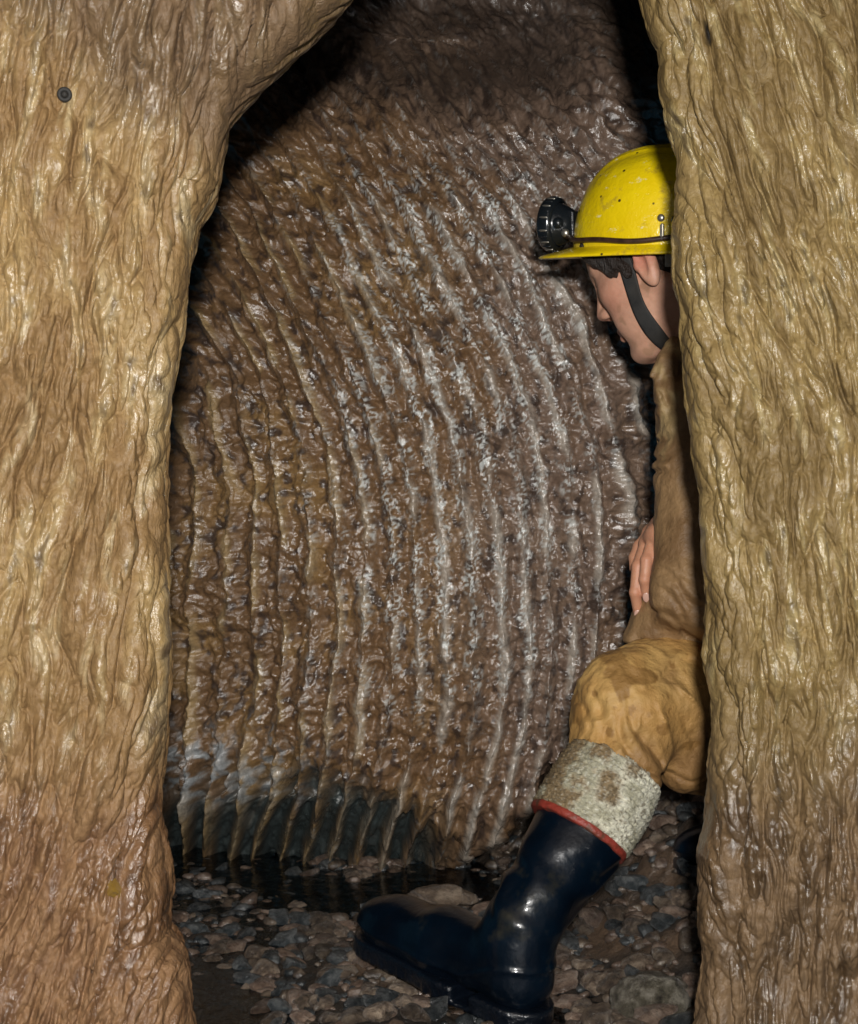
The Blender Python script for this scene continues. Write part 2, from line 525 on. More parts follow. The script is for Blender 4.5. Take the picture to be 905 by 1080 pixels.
    col = lerp(col, pale, (.65 * sstep(.30, .9, cp))[..., None])  # crest highlights painted in: golden on the left, silvery in the centre
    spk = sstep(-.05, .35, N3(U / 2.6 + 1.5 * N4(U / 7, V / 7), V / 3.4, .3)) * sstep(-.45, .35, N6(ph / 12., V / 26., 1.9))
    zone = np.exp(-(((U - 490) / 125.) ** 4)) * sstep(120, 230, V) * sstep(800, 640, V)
    glint = sstep(.2, .7, crest * (.65 + .65 * zone) + .4 * N2(U / 10, V / 16) + .12 * zone) * spk * (.3 + .7 * zone)
    col = lerp(col, np.array([.82, .86, .84]), (.95 * glint * sstep(200, 330, U))[..., None])  # wet flash glints painted into the colour as pale speckles
    # bluish white fringe above the recess
    wf = sstep(-45, 10, V - lip + 14 * z2) * sstep(80, 25, V - lip) * sstep(370, 240, U) * sstep(-.3, .3, z2 + .25)
    col = lerp(col, np.array([.50, .54, .56]), (.75 * wf * sstep(-.25, .3, z3 + .4 * N6(U / 9., V / 30., 4.4)) )[..., None])
    # shade inside the recess painted in as a dark tone
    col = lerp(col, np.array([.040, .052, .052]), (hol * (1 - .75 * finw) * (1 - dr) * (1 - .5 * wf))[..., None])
    col = lerp(col, np.array([.045, .038, .034]), (.55 * sstep(100, 10, V + 40 * z1))[..., None])  # darker towards the roof, painting in the flash fall-off
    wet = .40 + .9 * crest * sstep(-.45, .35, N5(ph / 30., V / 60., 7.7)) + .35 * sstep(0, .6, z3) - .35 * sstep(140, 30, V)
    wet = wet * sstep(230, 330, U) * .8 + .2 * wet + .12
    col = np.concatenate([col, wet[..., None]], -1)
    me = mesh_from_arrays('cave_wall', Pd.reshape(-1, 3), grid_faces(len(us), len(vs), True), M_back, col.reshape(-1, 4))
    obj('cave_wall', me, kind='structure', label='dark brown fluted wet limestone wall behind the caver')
build_back_wall()

# ------------------------------------------------------------------ cave: foreground walls
def build_side(name, side, edge, shear, seed, thick, cols, label):
    Na, Nb, Nc, Nd, Ne = [Perlin(seed + i) for i in range(5)]
    # o: arc along the profile; negative runs round the back
    o = axis([(-1.4, -.10, 40), (-.10, 0.0, 60), (0.0, .34, 290), (.34, 1.6, 60)])
    vs = axis([(-560, -40, 40), (-40, 1120, 700), (1120, 1300, 20)])
    O, V = np.meshgrid(o, vs, indexing='ij')
    Y0 = 1.50
    ev = np.interp(V, edge[0], edge[1])
    Xe = (ev - 452.5) * Y0 / FPX
    Z = CAM_Z + (540 - V) * Y0 / FPX
    r = .075
    fo = np.clip(O, 0, None); bo = np.clip(-O, 0, None)
    a = np.clip(fo / r, 0, math.pi / 2)
    out = r * (1 - np.cos(a)); yy = -r * .9 * np.sin(a)
    rest = np.clip(fo - r * math.pi / 2, 0, None)
    out = out + rest * .93; yy = yy - rest * .30
    b = np.clip(bo / thick, 0, math.pi / 2)
    out = out + thick * (1 - np.cos(b)); yy = yy + thick * np.sin(b)
    rb = np.clip(bo - thick * math.pi / 2, 0, None)
    out = out + rb * .98; yy = yy + rb * .12
    Y = Y0 + yy
    X = Xe + side * out
    # perspective-neutral: keep z as a true height
    Pg = np.stack([X, Y, Z + 0 * X], -1)
    nrm = grid_normals(Pg)
    ref = nrm[np.argmin(abs(o - .1)), 400]
    if ref[1] > 0: nrm = -nrm
    yyv = np.linspace(-560, 1300, 1861); sl = np.interp(yyv, shear[0], shear[1]); XI = np.cumsum(sl); XI -= np.interp(540, yyv, XI)
    S = (Xe + side * out) * 1000 - side * np.minimum(O, 0) * 900 - np.interp(V, yyv, XI)      # mm-like coordinate across the flow lines
    S = S + 13 * Na(S / 120, V / 190, .5) + 5 * Nb(S / 40, V / 80, 1.5)
    T = V
    big = fbm(Nc, S / 150., T / 260., .2, 2)
    l1 = smooth_abs(Na(S / 25. + .35 * Nd(S / 60, T / 90), T / 125., 2.2), .012)
    l2 = smooth_abs(Nb(S / 10.5 + .5 * Nd(S / 30, T / 50), T / 46., 3.2), .008)
    l3 = smooth_abs(Nc(S / 6. + .6 * Na(S / 16, T / 26), T / 19., 4.2), .015)
    l4 = Nd(S / 3.4, T / 7., 5.2)
    rough = sstep(760, 960, V) if side < 0 else sstep(650, 900, V) * .6
    h = .020 * big + .0225 * l1 ** .50 + .0140 * l2 ** .52 + (.0050 + .0030 * rough) * l3 ** .8 + (.0009 + .0009 * rough) * l4
    pm = sstep(-.5, .4, Ne(S / 70, T / 110., 4.4))
    h = h - .9 * (1 - pm) * (.5 * .0115 * l2 ** .66 + .6 * .0042 * l3 ** .8)
    h = h - .019
    h = h * lerp(.38, 1, sstep(-.01, .10, O))
    h = h + .006 * Ne(S / 60, T / 70., 7.1) * lerp(.3, 1, sstep(0, .1, O)) + .0025 * Nc(S / 20, T / 30., 1.1)
    vf = 452.5 + X / Y * FPX
    crack = np.exp(-((452.5 + X / np.maximum(Y, .2) * FPX - 743 - (V - 52) * .1) / 2.2) ** 4 - ((V - 52) / 11.) ** 4) if side > 0 else 0 * V
    h = h - .008 * crack
    Pd = Pg + nrm * h[..., None]
    z1 = fbm(Nd, S / 90., T / 200., 3.1, 3); z2 = fbm(Ne, S / 16., T / 90., 6.1, 3); z3 = fbm(Na, S / 7., T / 25., 8.1, 2)
    c_lo, c_hi, c_pale, c_low, c_low2, c_dark = [np.array(c) for c in cols]
    col = lerp(c_lo, c_hi, sstep(-.5, .5, z1 + .6 * z2)[..., None])
    col = lerp(col, c_pale, (.55 * sstep(.1, .8, z2 + .4 * z3))[..., None])
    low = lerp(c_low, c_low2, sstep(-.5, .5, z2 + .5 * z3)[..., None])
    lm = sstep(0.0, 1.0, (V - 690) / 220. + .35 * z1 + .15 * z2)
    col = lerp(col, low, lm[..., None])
    col = lerp(col, c_dark, (.75 * sstep(.25, .8, z3 * .6 + z2 * .5 + .2 * z1))[..., None])
    col = lerp(col, np.array([.012, .010, .008]), crack[..., None])
    if side < 0:   # purplish brown crust on the overhanging top corner
        tm = sstep(0, 1, (170 - V) / 130. + ((Xe + side * out) * 1000 + 330) / 140. * .9 + .4 * z1)
        col = lerp(col, np.array([.15, .095, .055]), (.8 * tm * sstep(260, 120, V))[..., None])
    wet = .12 + 1.3 * z2 + .8 * z1 + .5 * l1
    col = np.concatenate([col, wet[..., None]], -1)
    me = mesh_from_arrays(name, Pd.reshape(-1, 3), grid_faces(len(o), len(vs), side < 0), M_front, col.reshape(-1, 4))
    return obj(name, me, kind='structure', label=label), Pd, o, vs

L_EDGE = ([-560, 0, 25, 60, 100, 125, 160, 200, 235, 290, 370, 420, 480, 560, 650, 700, 760, 840, 890, 920, 985, 1010, 1080, 1300],
          [800, 364, 335, 300, 262, 243, 236, 230, 210, 195, 185, 180, 175, 175, 171, 173, 168, 165, 172, 178, 173, 190, 200, 240])
R_EDGE = ([-560, 0, 60, 130, 170, 250, 300, 330, 400, 480, 540, 620, 690, 760, 840, 900, 960, 1000, 1080, 1300],
          [560, 676, 690, 698, 710, 712, 713, 722, 726, 731, 738, 743, 742, 751, 749, 739, 736, 738, 728, 715])
left_wall, LP, Lo, Lv = build_side('left_rock_wall', -1, L_EDGE, ([-560, 100, 400, 700, 900, 1300], [-.2, -.16, -.10, -.12, -.30, -.4]), 101, .16,
    [(.25, .150, .060), (.37, .250, .108), (.58, .47, .28), (.26, .145, .068), (.17, .088, .042), (.070, .037, .018)],
    'tan and ochre rippled flowstone wall on the left of the opening')
right_wall, RP, Ro, Rv = build_side('right_rock_wall', 1, R_EDGE, ([-560, 0, 200, 450, 650, 900, 1300], [.35, .30, .26, .16, .03, .02, -.05]), 202, .035,
    [(.175, .115, .040), (.28, .196, .076), (.46, .375, .19), (.160, .100, .050), (.100, .062, .031), (.050, .029, .014)],
    'olive brown rippled flowstone wall on the right hiding half the caver')

def on_wall(Pd, o, vs, px, py):
    """front point of a wall seen at a photo pixel"""
    d = Pd[..., :]
    u = 452.5 + d[..., 0] / d[..., 1] * FPX; v = 540 - (d[..., 2] - CAM_Z) / d[..., 1] * FPX
    e = (u - px) ** 2 + (v - py) ** 2 + 1e6 * (o[:, None] < 0.01)
    i = np.unravel_index(np.argmin(e), e.shape)
    return d[i]

# ------------------------------------------------------------------ ceiling and outer chamber
def build_ceiling():
    xs = np.linspace(-2.2, 2.4, 120); ys = np.linspace(-1.2, 4.2, 130)
    X, Y = np.meshgrid(xs, ys, indexing='ij')
    Z = 1.72 + .12 * fbm(N4, X * 1.4, Y * 1.4, 2.2, 4) - .28 * np.abs(X) ** 1.6 * .4
    col = np.full(X.shape + (3,), (.10, .075, .055)) * (1 + .3 * N2(X * 5, Y * 5))[..., None]
    me = mesh_from_arrays('cave_ceiling', np.stack([X, Y, Z], -1).reshape(-1, 3), grid_faces(len(xs), len(ys), False), M_floor, col.reshape(-1, 3))
    obj('cave_ceiling', me, kind='structure', label='dark uneven rock roof of the passage')
build_ceiling()

# ------------------------------------------------------------------ floor, pebbles, water
def floor_z(X, Y):
    X = np.asarray(X, float); Y = np.asarray(Y, float)
    z = -.013 + .018 * N1(X * 5, Y * 5, .4) + .008 * N2(X * 17, Y * 17, .4)
    z = z - .022 * np.exp(-(((X + .27) / .09) ** 2 + ((Y - 1.72) / .2) ** 2))       # pool beside the left wall
    z = z + .030 * np.exp(-(((X + .08) / .14) ** 2 + ((Y - 1.66) / .12) ** 2))      # gravel bar in front
    z = z + .030 * np.exp(-(((X + .085) / .09) ** 2 + ((Y - 1.82) / .07) ** 2)) 
    bank = sstep(.16, .50, X + .22 * (Y - 1.9)) * sstep(1.6, 2.05, Y)
    z = z + .19 * bank + .045 * bank * fbm(N3, X * 12, Y * 12, 1.5, 4)
    z = z + .02 * sstep(.12, .3, X)
    return z

def build_floor():
    xs = axis([(-2.2, -.45, 30), (-.45, .55, 260), (.55, 2.4, 30)]); ys = axis([(-1.2, 1.4, 30), (1.4, 2.6, 260), (2.6, 4.2, 20)])
    X, Y = np.meshgrid(xs, ys, indexing='ij')
    Z = floor_z(X, Y) + .006 * smooth_abs(N4(X * 30, Y * 30, .1)) + .004 * N5(X * 70, Y * 70)
    z1 = fbm(N2, X * 9, Y * 9, .6, 3)
    col = lerp(np.array([.022, .020, .018]), np.array([.12, .080, .052]), (sstep(-.3, .5, z1) * sstep(-.015, .03, Z))[..., None])
    me = mesh_from_arrays('stream_bed', np.stack([X, Y, Z], -1).reshape(-1, 3), grid_faces(len(xs), len(ys), False), M_floor, col.reshape(-1, 3))
    return obj('stream_bed', me, kind='structure', label='dark silty stream bed of the passage floor')
bed = build_floor()

def water():
    me = bpy.data.meshes.new('stream_water')
    xs = np.linspace(-2.2, 2.4, 90); ys = np.linspace(-1.2, 3.4, 90)
    X, Y = np.meshgrid(xs, ys, indexing='ij')
    me = mesh_from_arrays('stream_water', np.stack([X, Y, 0 * X], -1).reshape(-1, 3), grid_faces(90, 90, True), M_water)
    me.transform(Matrix.Translation((0, 0, -.004)))
    obj('stream_water', me, kind='structure', label='shallow dark stream water over the pebbles')
water()

rng = np.random.RandomState(5)
import bmesh
def ico(sub):
    bm = bmesh.new(); bmesh.ops.create_icosphere(bm, subdivisions=sub, radius=1)
    v = np.array([x.co[:] for x in bm.verts]); f = np.array([[y.index for y in x.verts] for x in bm.faces]); bm.free()
    return v, f
IV, IF = ico(3); IV2, IF2 = ico(2); IV1, IF1 = ico(1); IV3, IF3 = ico(4)
def stone_shape(seed, hi=False, rough=.30, lod=None):
    v, f = (IV3, IF3) if hi else (IV, IF)
    if lod == 2: v, f = IV2, IF2
    if lod == 1: v, f = IV1, IF1
    r = np.random.RandomState(seed)
    N = Perlin(seed + 900)
    d = 1 + rough * N(v[:, 0] * 1.1, v[:, 1] * 1.1, v[:, 2] * 1.1) * 1.6
    if hi: d = d + .09 * N(v[:, 0] * 3.3, v[:, 1] * 3.3, v[:, 2] * 3.3) + .05 * N(v[:, 0] * 8, v[:, 1] * 8, v[:, 2] * 8)
    w = v * d[:, None]
    for _ in range(3):      # flattened facets
        n = r.normal(size=3); n /= np.linalg.norm(n)
        t = w @ n; c = .62 + .2 * r.rand()
        w = w - np.where(t > c, (t - c) * .8, 0)[:, None] * n
    return w * np.array([1, .72, .50]), f
shapes = [stone_shape(i) for i in range(12)]
lods = {k: [stone_shape(i, lod=k) for i in range(12)] for k in (1, 2)}
shape_me = [mesh_from_arrays('pebble', v, f, M_peb[i % 3]) for i, (v, f) in enumerate(shapes)]

cand = []
tries = 0
while len(cand) < 3200 and tries < 60000:
    tries += 1
    Y = 1.45 + 1.15 * rng.rand() ** .9; X = -.45 + .98 * rng.rand()
    # keep clear of the boots
    s = .007 + .020 * rng.rand() ** 2.2
    if .16 < X and Y > 1.55: s *= 1.15
    t = ((X - .12) * -.604 + (Y - 1.65) * .797)
    perp = abs((X - .12) * .797 + (Y - 1.65) * .604)
    if -.03 < t < .31 and perp < .035: continue
    ok = True
    for (x2, y2, s2) in cand[-500:]:
        if (x2 - X) ** 2 + (y2 - Y) ** 2 < (.52 * (s + s2)) ** 2: ok = False; break
    if ok: cand.append((X, Y, s))
def in_view(c):
    px = 452.5 + c[0] / c[1] * FPX; py = 540 + .6 / c[1] * FPX
    return 165 < px < 745 and py < 1095
order = sorted(range(len(cand)), key=lambda i: -(cand[i][2] / cand[i][1] + (1 if in_view(cand[i]) else 0)))
sv, sf = [], []; base = 0
for k, i in enumerate(order):
    X, Y, s = cand[i]
    z = float(floor_z(X, Y)) + s * .18
    rz = rng.rand() * 6.28; tx, ty = rng.normal(size=2) * .22
    m = rng.randint(12)
    if k < 300:
        o = bpy.data.objects.new('pebble', shape_me[m]); link(o, bed)
        o.location = (X, Y, z); o.scale = (s, s, s); o.rotation_euler = (tx, ty, rz)
    else:
        v, f = lods[2 if k < 1300 else 1][m]
        R = np.array(Euler((tx, ty, rz)).to_matrix())
        sv.append(v * s @ R.T + (X, Y, z)); sf.append(f + base); base += len(v)
me = mesh_from_arrays('gravel', np.concatenate(sv), np.concatenate(sf), M_grav[0])
me.materials.append(M_grav[1]); me.materials.append(M_grav[2])
mi = np.concatenate([np.full(len(f), rng.randint(3)) for f in sf]).astype(np.int32); me.polygons.foreach_set('material_index', mi)
obj('gravel', me, bed, kind='stuff')

def boulder(px, py, Y, size, rz, seed, mat, label, name='boulder', tilt=(0, 0), z=None):
    v, f = stone_shape(seed, True, .28)
    p = P(px, py, Y)
    o = obj(name, mesh_from_arrays(name, v, f, mat), label=label, category='rock')
    o.location = p; o.scale = size; o.rotation_euler = (tilt[0], tilt[1], rz)
    return o
boulder(690, 1052, 1.72, (.060, .055, .060), .4, 31, M_mottled, 'mottled pale stone beside the heel, against the right rock wall', 'stone')
boulder(630, 1075, 1.66, (.032, .028, .03), 1.2, 32, M_peb[0], 'small rounded brown stone just right of the boot heel', 'stone')
boulder(690, 975, 1.95, (.085, .040, .045), -.7, 33, M_peb[0], 'long slanting brown stone behind the boot, right of the shaft', 'stone', (0, -.5))
boulder(700, 905, 2.12, (.10, .08, .07), .3, 34, M_peb[0], 'broad muddy brown rock under the seated caver', 'rock')
boulder(650, 985, 2.02, (.040, .035, .045), 1.0, 35, M_peb[1], 'dark grey stone close behind the boot shaft', 'stone')
boulder(720, 1000, 1.86, (.035, .035, .04), 2.0, 36, M_peb[1], 'dark angular stone wedged at the foot of the right rock wall', 'stone')
boulder(465, 945, 2.16, (.055, .04, .035), -.3, 38, M_peb[0], 'brown stone in the water above the boot toe', 'stone')

# ------------------------------------------------------------------ small marks on the left and right walls
def drill_hole():
    p = on_wall(LP, Lo, Lv, 69, 100)
    root = bpy.data.objects.new('anchor_bolt', None); link(root)
    root.location = p + np.array([0, -.0035, 0]); root['label'] = 'small black bolt ring set in the tan wall at upper left'; root['category'] = 'bolt'
    n = -np.array(p - np.array([0, 0, CAM_Z])); n /= np.linalg.norm(n)
    q = Vector(n).to_track_quat('Z', 'Y')
    def ring(R, r, z, name, mat):
        V, F = [], []
        for i in range(28):
            for k in range(10):
                a = 2 * math.pi * i / 28; b = 2 * math.pi * k / 10
                v = Vector(((R + r * math.cos(b)) * math.cos(a), (R + r * math.cos(b)) * math.sin(a), z + r * math.sin(b)))
                V.append(q @ v); F.append((i * 10 + k, ((i + 1) % 28) * 10 + k, ((i + 1) % 28) * 10 + (k + 1) % 10, i * 10 + (k + 1) % 10))
        me = bpy.data.meshes.new(name); me.from_pydata(V, [], F); me.materials.append(mat)
        for f in me.polygons: f.use_smooth = True
        obj(name, me, root)
    ring(.0052, .0022, .003, 'ring', M_strap)
    v = IV * np.array([.0034, .0034, .0045])
    v = np.array([q @ Vector(x + np.array([0, 0, .003])) for x in v])
    obj('bolt_head', mesh_from_arrays('bolt_head', v, IF, M_strap), root)
drill_hole()
yp = on_wall(LP, Lo, Lv, 121, 936)
v, f = stone_shape(71, True)
M_yel = simple('yellow_clay', (.42, .24, .03), .5, .4, .2, varied=[(.35, (.28, .15, .02)), (.7, (.55, .33, .05))], vs=120, bumps=[(200, .002, None)])
o = obj('clay_lump', mesh_from_arrays('clay_lump', v, f, M_yel), label='small yellow lump of clay stuck low on the left wall', category='clay')
o.location = yp + np.array([0, -.001, 0]); o.scale = (.011, .016, .014); o.rotation_euler = (.3, 1.2, .2)

# ------------------------------------------------------------------ the caver
person = bpy.data.objects.new('person', None); link(person)
person.location = (0.44, 1.95, 0)
person['label'] = 'caver in yellow helmet, brown jacket and mustard trousers crouching behind the right rock'
person['category'] = 'person'
PL = np.array(person.location)
def part(name, V, F, mat, col=None, parent=None, **kw):
    me = mesh_from_arrays(name, np.asarray(V) - PL, F, mat, col)
    return obj(name, me, parent or person, **kw)
def pobj(name, me, parent=None, **kw):
    co = np.empty(len(me.vertices) * 3, np.float32); me.vertices.foreach_get('co', co)
    co = co.reshape(-1, 3) - PL; me.vertices.foreach_set('co', co.astype(np.float32).ravel()); me.update()
    return obj(name, me, parent or person, **kw)

def frame(psi, th, roll=0):
    c, s = math.cos(psi), math.sin(psi); ct, st = math.cos(th), math.sin(th)
    f = np.array([-c * ct, s * ct, -st]); l = np.array([-s, -c, 0.0]); u = np.cross(f, l)
    if roll:
        l, u = l * math.cos(roll) + u * math.sin(roll), u * math.cos(roll) - l * math.sin(roll)
    return np.stack([f, l, u], 1)       # columns
HS = .98
HR = frame(math.radians(34), math.radians(25))
HO = P(693, 276, 1.93)
def head_local(p): return ((p - HO) @ HR) / HS
def head_world(q): return np.asarray(q) * HS @ HR.T + HO

def sd_head(p):
    q = head_local(p)
    qs = q.copy(); qs[:, 1] = np.abs(q[:, 1])
    d = ell(q, (-.010, 0, .035), (.102, .078, .088))
    d = smin(d, ell(q, (.022, 0, -.02), (.066, .060, .085)), .03)
    d = smin(d, cone(qs, (-.018, .052, -.055), (.052, .020, -.104), .021, .019), .028)
    d = smin(d, ell(q, (.066, 0, -.104), (.022, .024, .018)), .016)
    d = smin(d, ell(qs, (.052, .040, -.022), (.026, .022, .020)), .022)           # cheekbone
    d = smin(d, ell(qs, (.040, .034, -.065), (.036, .026, .032)), .025)           # cheek
    d = smin(d, cone(qs, (.082, .008, .024), (.066, .045, .022), .009, .008), .012)   # brow
    d = smin(d, cone(q, (.084, 0, .016), (.104, 0, -.026), .0078, .0088), .012)     # nose
    d = smin(d, ell(qs, (.094, .0095, -.031), (.010, .0070, .0075)), .009)
    d = smax(d, -ell(qs, (.097, .006, -.0395), (.005, .003, .004)), .003)          # nostrils
    d = smax(d, -ell(qs, (.092, .031, .006), (.014, .017, .011)), .010)           # eye sockets
    d = smin(d, ell(qs, (.070, .031, .004), (.0125, .0135, .0115)), .003)           # eyes and lids
    d = smin(d, cone(qs, (.0895, .0, -.0605), (.080, .020, -.0635), .0055, .003), .005)  # lips
    d = smin(d, cone(qs, (.0885, .0, -.0720), (.079, .017, -.0690), .0062, .003), .005)
    d = smax(d, -cone(qs, (.100, 0, -.0660), (.084, .024, -.0663), .0016, .001), .003)
    # ear
    e = ell(qs, (-.014, .083, -.022), (.0155, .010, .037))
    e = smax(e, -ell(qs, (-.010, .093, -.018), (.008, .008, .026)), .004)
    e = smin(e, ell(qs, (.001, .081, -.022), (.004, .006, .007)), .004)
    d = smin(d, e, .006)
    return d * HS

NECK_T = head_world((-.030, 0, -.070)); NECK_B = np.array([.405, 1.985, .775])
SH_N = np.array([.352, 1.875, .735]); SH_F = np.array([.455, 2.12, .745])
EL_N = np.array([.338, 1.825, .500]); EL_F = np.array([.390, 2.12, .56])
WR_N = np.array([.47, 1.80, .40]); WR_F = P(709, 553, 1.93)
PEL = np.array([.50, 2.0, .37])
KN = P(657, 752, 1.80); HIP_N = np.array([.47, 1.93, .365]); AN = P(563, 985, 1.70)
KF = np.array([.47, 2.06, .47]); HIP_F = np.array([.50, 2.07, .37]); AF = np.array([.555, 1.98, .20])

def hand_pts():
    # fingers as polylines (photo px, py, depth) ; knuckle, mid, distal, tip ; radii
    F = []
    F.append(([(682, 572, 1.885), (673, 597, 1.865), (670, 625, 1.860), (673, 645, 1.872)], .0080))   # index
    F.append(([(690, 566, 1.868), (682, 591, 1.848), (680, 611, 1.845), (682, 627, 1.855)], .0078))   # second
    F.append(([(697, 562, 1.853), (694, 588, 1.850), (692, 606, 1.860), (692, 620, 1.866)], .0085))
    F.append(([(703, 568, 1.848), (703, 590, 1.850), (701, 604, 1.858), (699, 616, 1.866)], .0075))
    F.append(([(686, 562, 1.93), (674, 576, 1.922), (669, 588, 1.915), (669, 600, 1.905)], .0078))    # thumb, far side
    return [([P(*q) for q in pts], r) for pts, r in F]
HP = hand_pts()
def hand2_pts():   # near hand, hidden behind the rock, resting on the thigh
    b = WR_N; out = []
    for k, (dy, L) in enumerate(((-.024, .070), (-.008, .078), (.008, .072), (.022, .056))):
        s = b + np.array([.06, dy, -.012]); out.append(([s, s + (L * .5, dy * .3, .0), s + (L * .8, dy * .4, -.014), s + (L, dy * .4, -.030)], .0082))
    s = b + np.array([.02, .03, -.005]); out.append(([s, s + (.025, .022, 0), s + (.045, .03, -.006), s + (.06, .032, -.014)], .0090))
    return out
HP2 = hand2_pts()
def sd_hand(p, pts, wrist):
    ks = [f[0][0] for f in pts[:4]]
    d = cone(p, wrist, (ks[1] + ks[2]) / 2, .022, .014)
    for k in ks: d = smin(d, cone(p, wrist * .6 + k * .4, k, .016, .0105), .014)
    d = smin(d, cone(p, wrist, pts[4][0][0], .018, .012), .012)
    for pl, r in pts:
        e = cone(p, pl[0], pl[1], r * 1.12, r)
        e = smin(e, cone(p, pl[1], pl[2], r * 1.05, r * .92), .003)
        e = smin(e, cone(p, pl[2], pl[3], r * .97, r * .82), .003)
        d = smin(d, e, .0025)
    return d

def sd_body(p):
    d = sd_head(p)
    d = smin(d, cone(p, NECK_T, NECK_B, .052, .058), .02)
    t = union([cone(p, NECK_B + (0.03, .01, -.05), PEL, .085, .10), cone(p, SH_N + (.02, .02, 0), SH_F - (.02, .02, 0), .045, .045)], .05)
    d = smin(d, t, .03)
    for a, b, c in ((SH_N, EL_N, WR_N), (SH_F, EL_F, WR_F)):
        d = smin(d, cone(p, a, b, .042, .034), .02); d = smin(d, cone(p, b, c, .034, .024), .012)
    for a, b, c in ((HIP_N, KN, AN), (HIP_F, KF, AF)):
        d = smin(d, cone(p, a, b, .070, .048), .03); d = smin(d, cone(p, b, c, .046, .024), .012)
    near = np.linalg.norm(p - P(690, 590, 1.88), axis=1) < .14
    if near.any(): d[near] = np.minimum(d[near], smin(d[near], sd_hand(p[near], HP, WR_F), .006))
    near = np.linalg.norm(p - (WR_N + (.06, 0, 0)), axis=1) < .15
    if near.any(): d[near] = smin(d[near], sd_hand(p[near], HP2, WR_N), .006)
    return d
V, F = sdf_mesh(sd_body, (.04, 1.60, .03), (.68, 2.26, 1.08), .0022)
q = head_local(V)
col = np.tile(np.array([.62, .35, .24]), (len(V), 1)) * (1 + .10 * fbm(N4, V[:, 0] * 60, V[:, 1] * 60, V[:, 2] * 60, 4))[:, None]
col = lerp(col, np.array([.30, .18, .10]), (.5 * sstep(.25, .6, fbm(N5, V[:, 0] * 35, V[:, 1] * 35, V[:, 2] * 35, 4)))[:, None])
def blob(c, r, k=1.0):
    return k * np.exp(-np.sum(((q * [1, 1, 1] - c) / r) ** 2, axis=1))[:, None]
qa = q.copy(); qa[:, 1] = np.abs(q[:, 1])
def blobs(c, r, k): return k * np.exp(-np.sum(((qa - c) / r) ** 2, axis=1))[:, None]
col = lerp(col, np.array([.52, .17, .11]), blobs(np.array([.055, .045, -.03]), .028, .5))
col = lerp(col, np.array([.55, .17, .11]), blobs(np.array([.112, 0, -.035]), .014, .6))
col = lerp(col, np.array([.55, .16, .11]), blobs(np.array([-.010, .085, -.004]), .03, .7))
col = lerp(col, np.array([.42, .11, .08]), blobs(np.array([.09, .006, -.066]), np.array([.012, .016, .008]), .85))
col = lerp(col, np.array([.03, .018, .012]), blobs(np.array([.084, .032, .026]), np.array([.012, .018, .0045]), 1.0).clip(0, .9))   # eyebrow
hd = np.linalg.norm(V - P(680, 600, 1.88), axis=1) < .11
col[hd] = np.array([.56, .28, .17])
for pl, r in HP[:4]:
    for w, k in ((pl[1], .35), (pl[2], .3), (pl[3], .45), (pl[0], .3)):
        dd = np.linalg.norm(V - w, axis=1)
        col = lerp(col, np.array([.52, .17, .11]), (k * np.exp(-(dd / .008) ** 2))[:, None])
part('body', V, F, M_skin, col)
# fingernails
M_nail = simple('fingernail', (.62, .38, .30), .3, .4, .15)
body_o = person.children[0]
for pl, r in HP[:4]:
    t = pl[3] - pl[2]; t /= np.linalg.norm(t)
    n = np.array([-.25, -1, 0.1]); n -= t * (n @ t); n /= np.linalg.norm(n); s = np.cross(t, n)
    v = IV * np.array([.0075, .0050, .0014])
    v = v[:, :1] * t + v[:, 1:2] * s + v[:, 2:] * n + pl[3] + t * .001 + n * (r * .80)
    part('fingernail', v, IF, M_nail, None, body_o)

# jacket
HEM = .428
def fold(p, a, b, w, depth):
    """a crease groove following segment a-b over the near face"""
    a = np.asarray(a)[[0, 2]]; b = np.asarray(b)[[0, 2]]; ab = b - a; q = p[:, [0, 2]]
    t = np.clip(((q - a) @ ab) / (ab @ ab), 0, 1)
    nn = np.array([-ab[1], ab[0]]) / np.linalg.norm(ab)
    L = np.linalg.norm(ab)
    wob = .10 * L * np.sin(t * 5 + a[0] * 90) * nn[:, None]
    r = np.linalg.norm(q - a - t[:, None] * ab - wob.T, axis=1)
    return depth * np.exp(-(r / w) ** 2) * np.sin(np.pi * np.clip(t, .04, .96)) ** .5 * (p[:, 1] < 1.90)
CREASE = [((698, 372, 1.8), (700, 425, 1.8), .005, .008), ((706, 415, 1.8), (692, 450, 1.8), .006, .008), ((690, 500, 1.8), (708, 492, 1.8), .005, .008), ((714, 380, 1.8), (708, 440, 1.8), .006, .007), ((695, 603, 1.80), (742, 640, 1.79), .006, .011), ((690, 622, 1.81), (742, 668, 1.80), .006, .012), ((686, 646, 1.82), (742, 672, 1.81), .006, .009),
          ((700, 590, 1.80), (738, 612, 1.78), .007, .006), ((696, 468, 1.81), (716, 452, 1.80), .006, .007), ((692, 486, 1.82), (712, 478, 1.80), .005, .007),
          ((694, 430, 1.83), (712, 462, 1.81), .006, .006), ((690, 510, 1.81), (700, 545, 1.80), .006, .005),
          ((704, 400, 1.83), (720, 440, 1.82), .007, .005)]
CR3 = [(P(*a), P(*b), w, d) for a, b, w, d in CREASE]
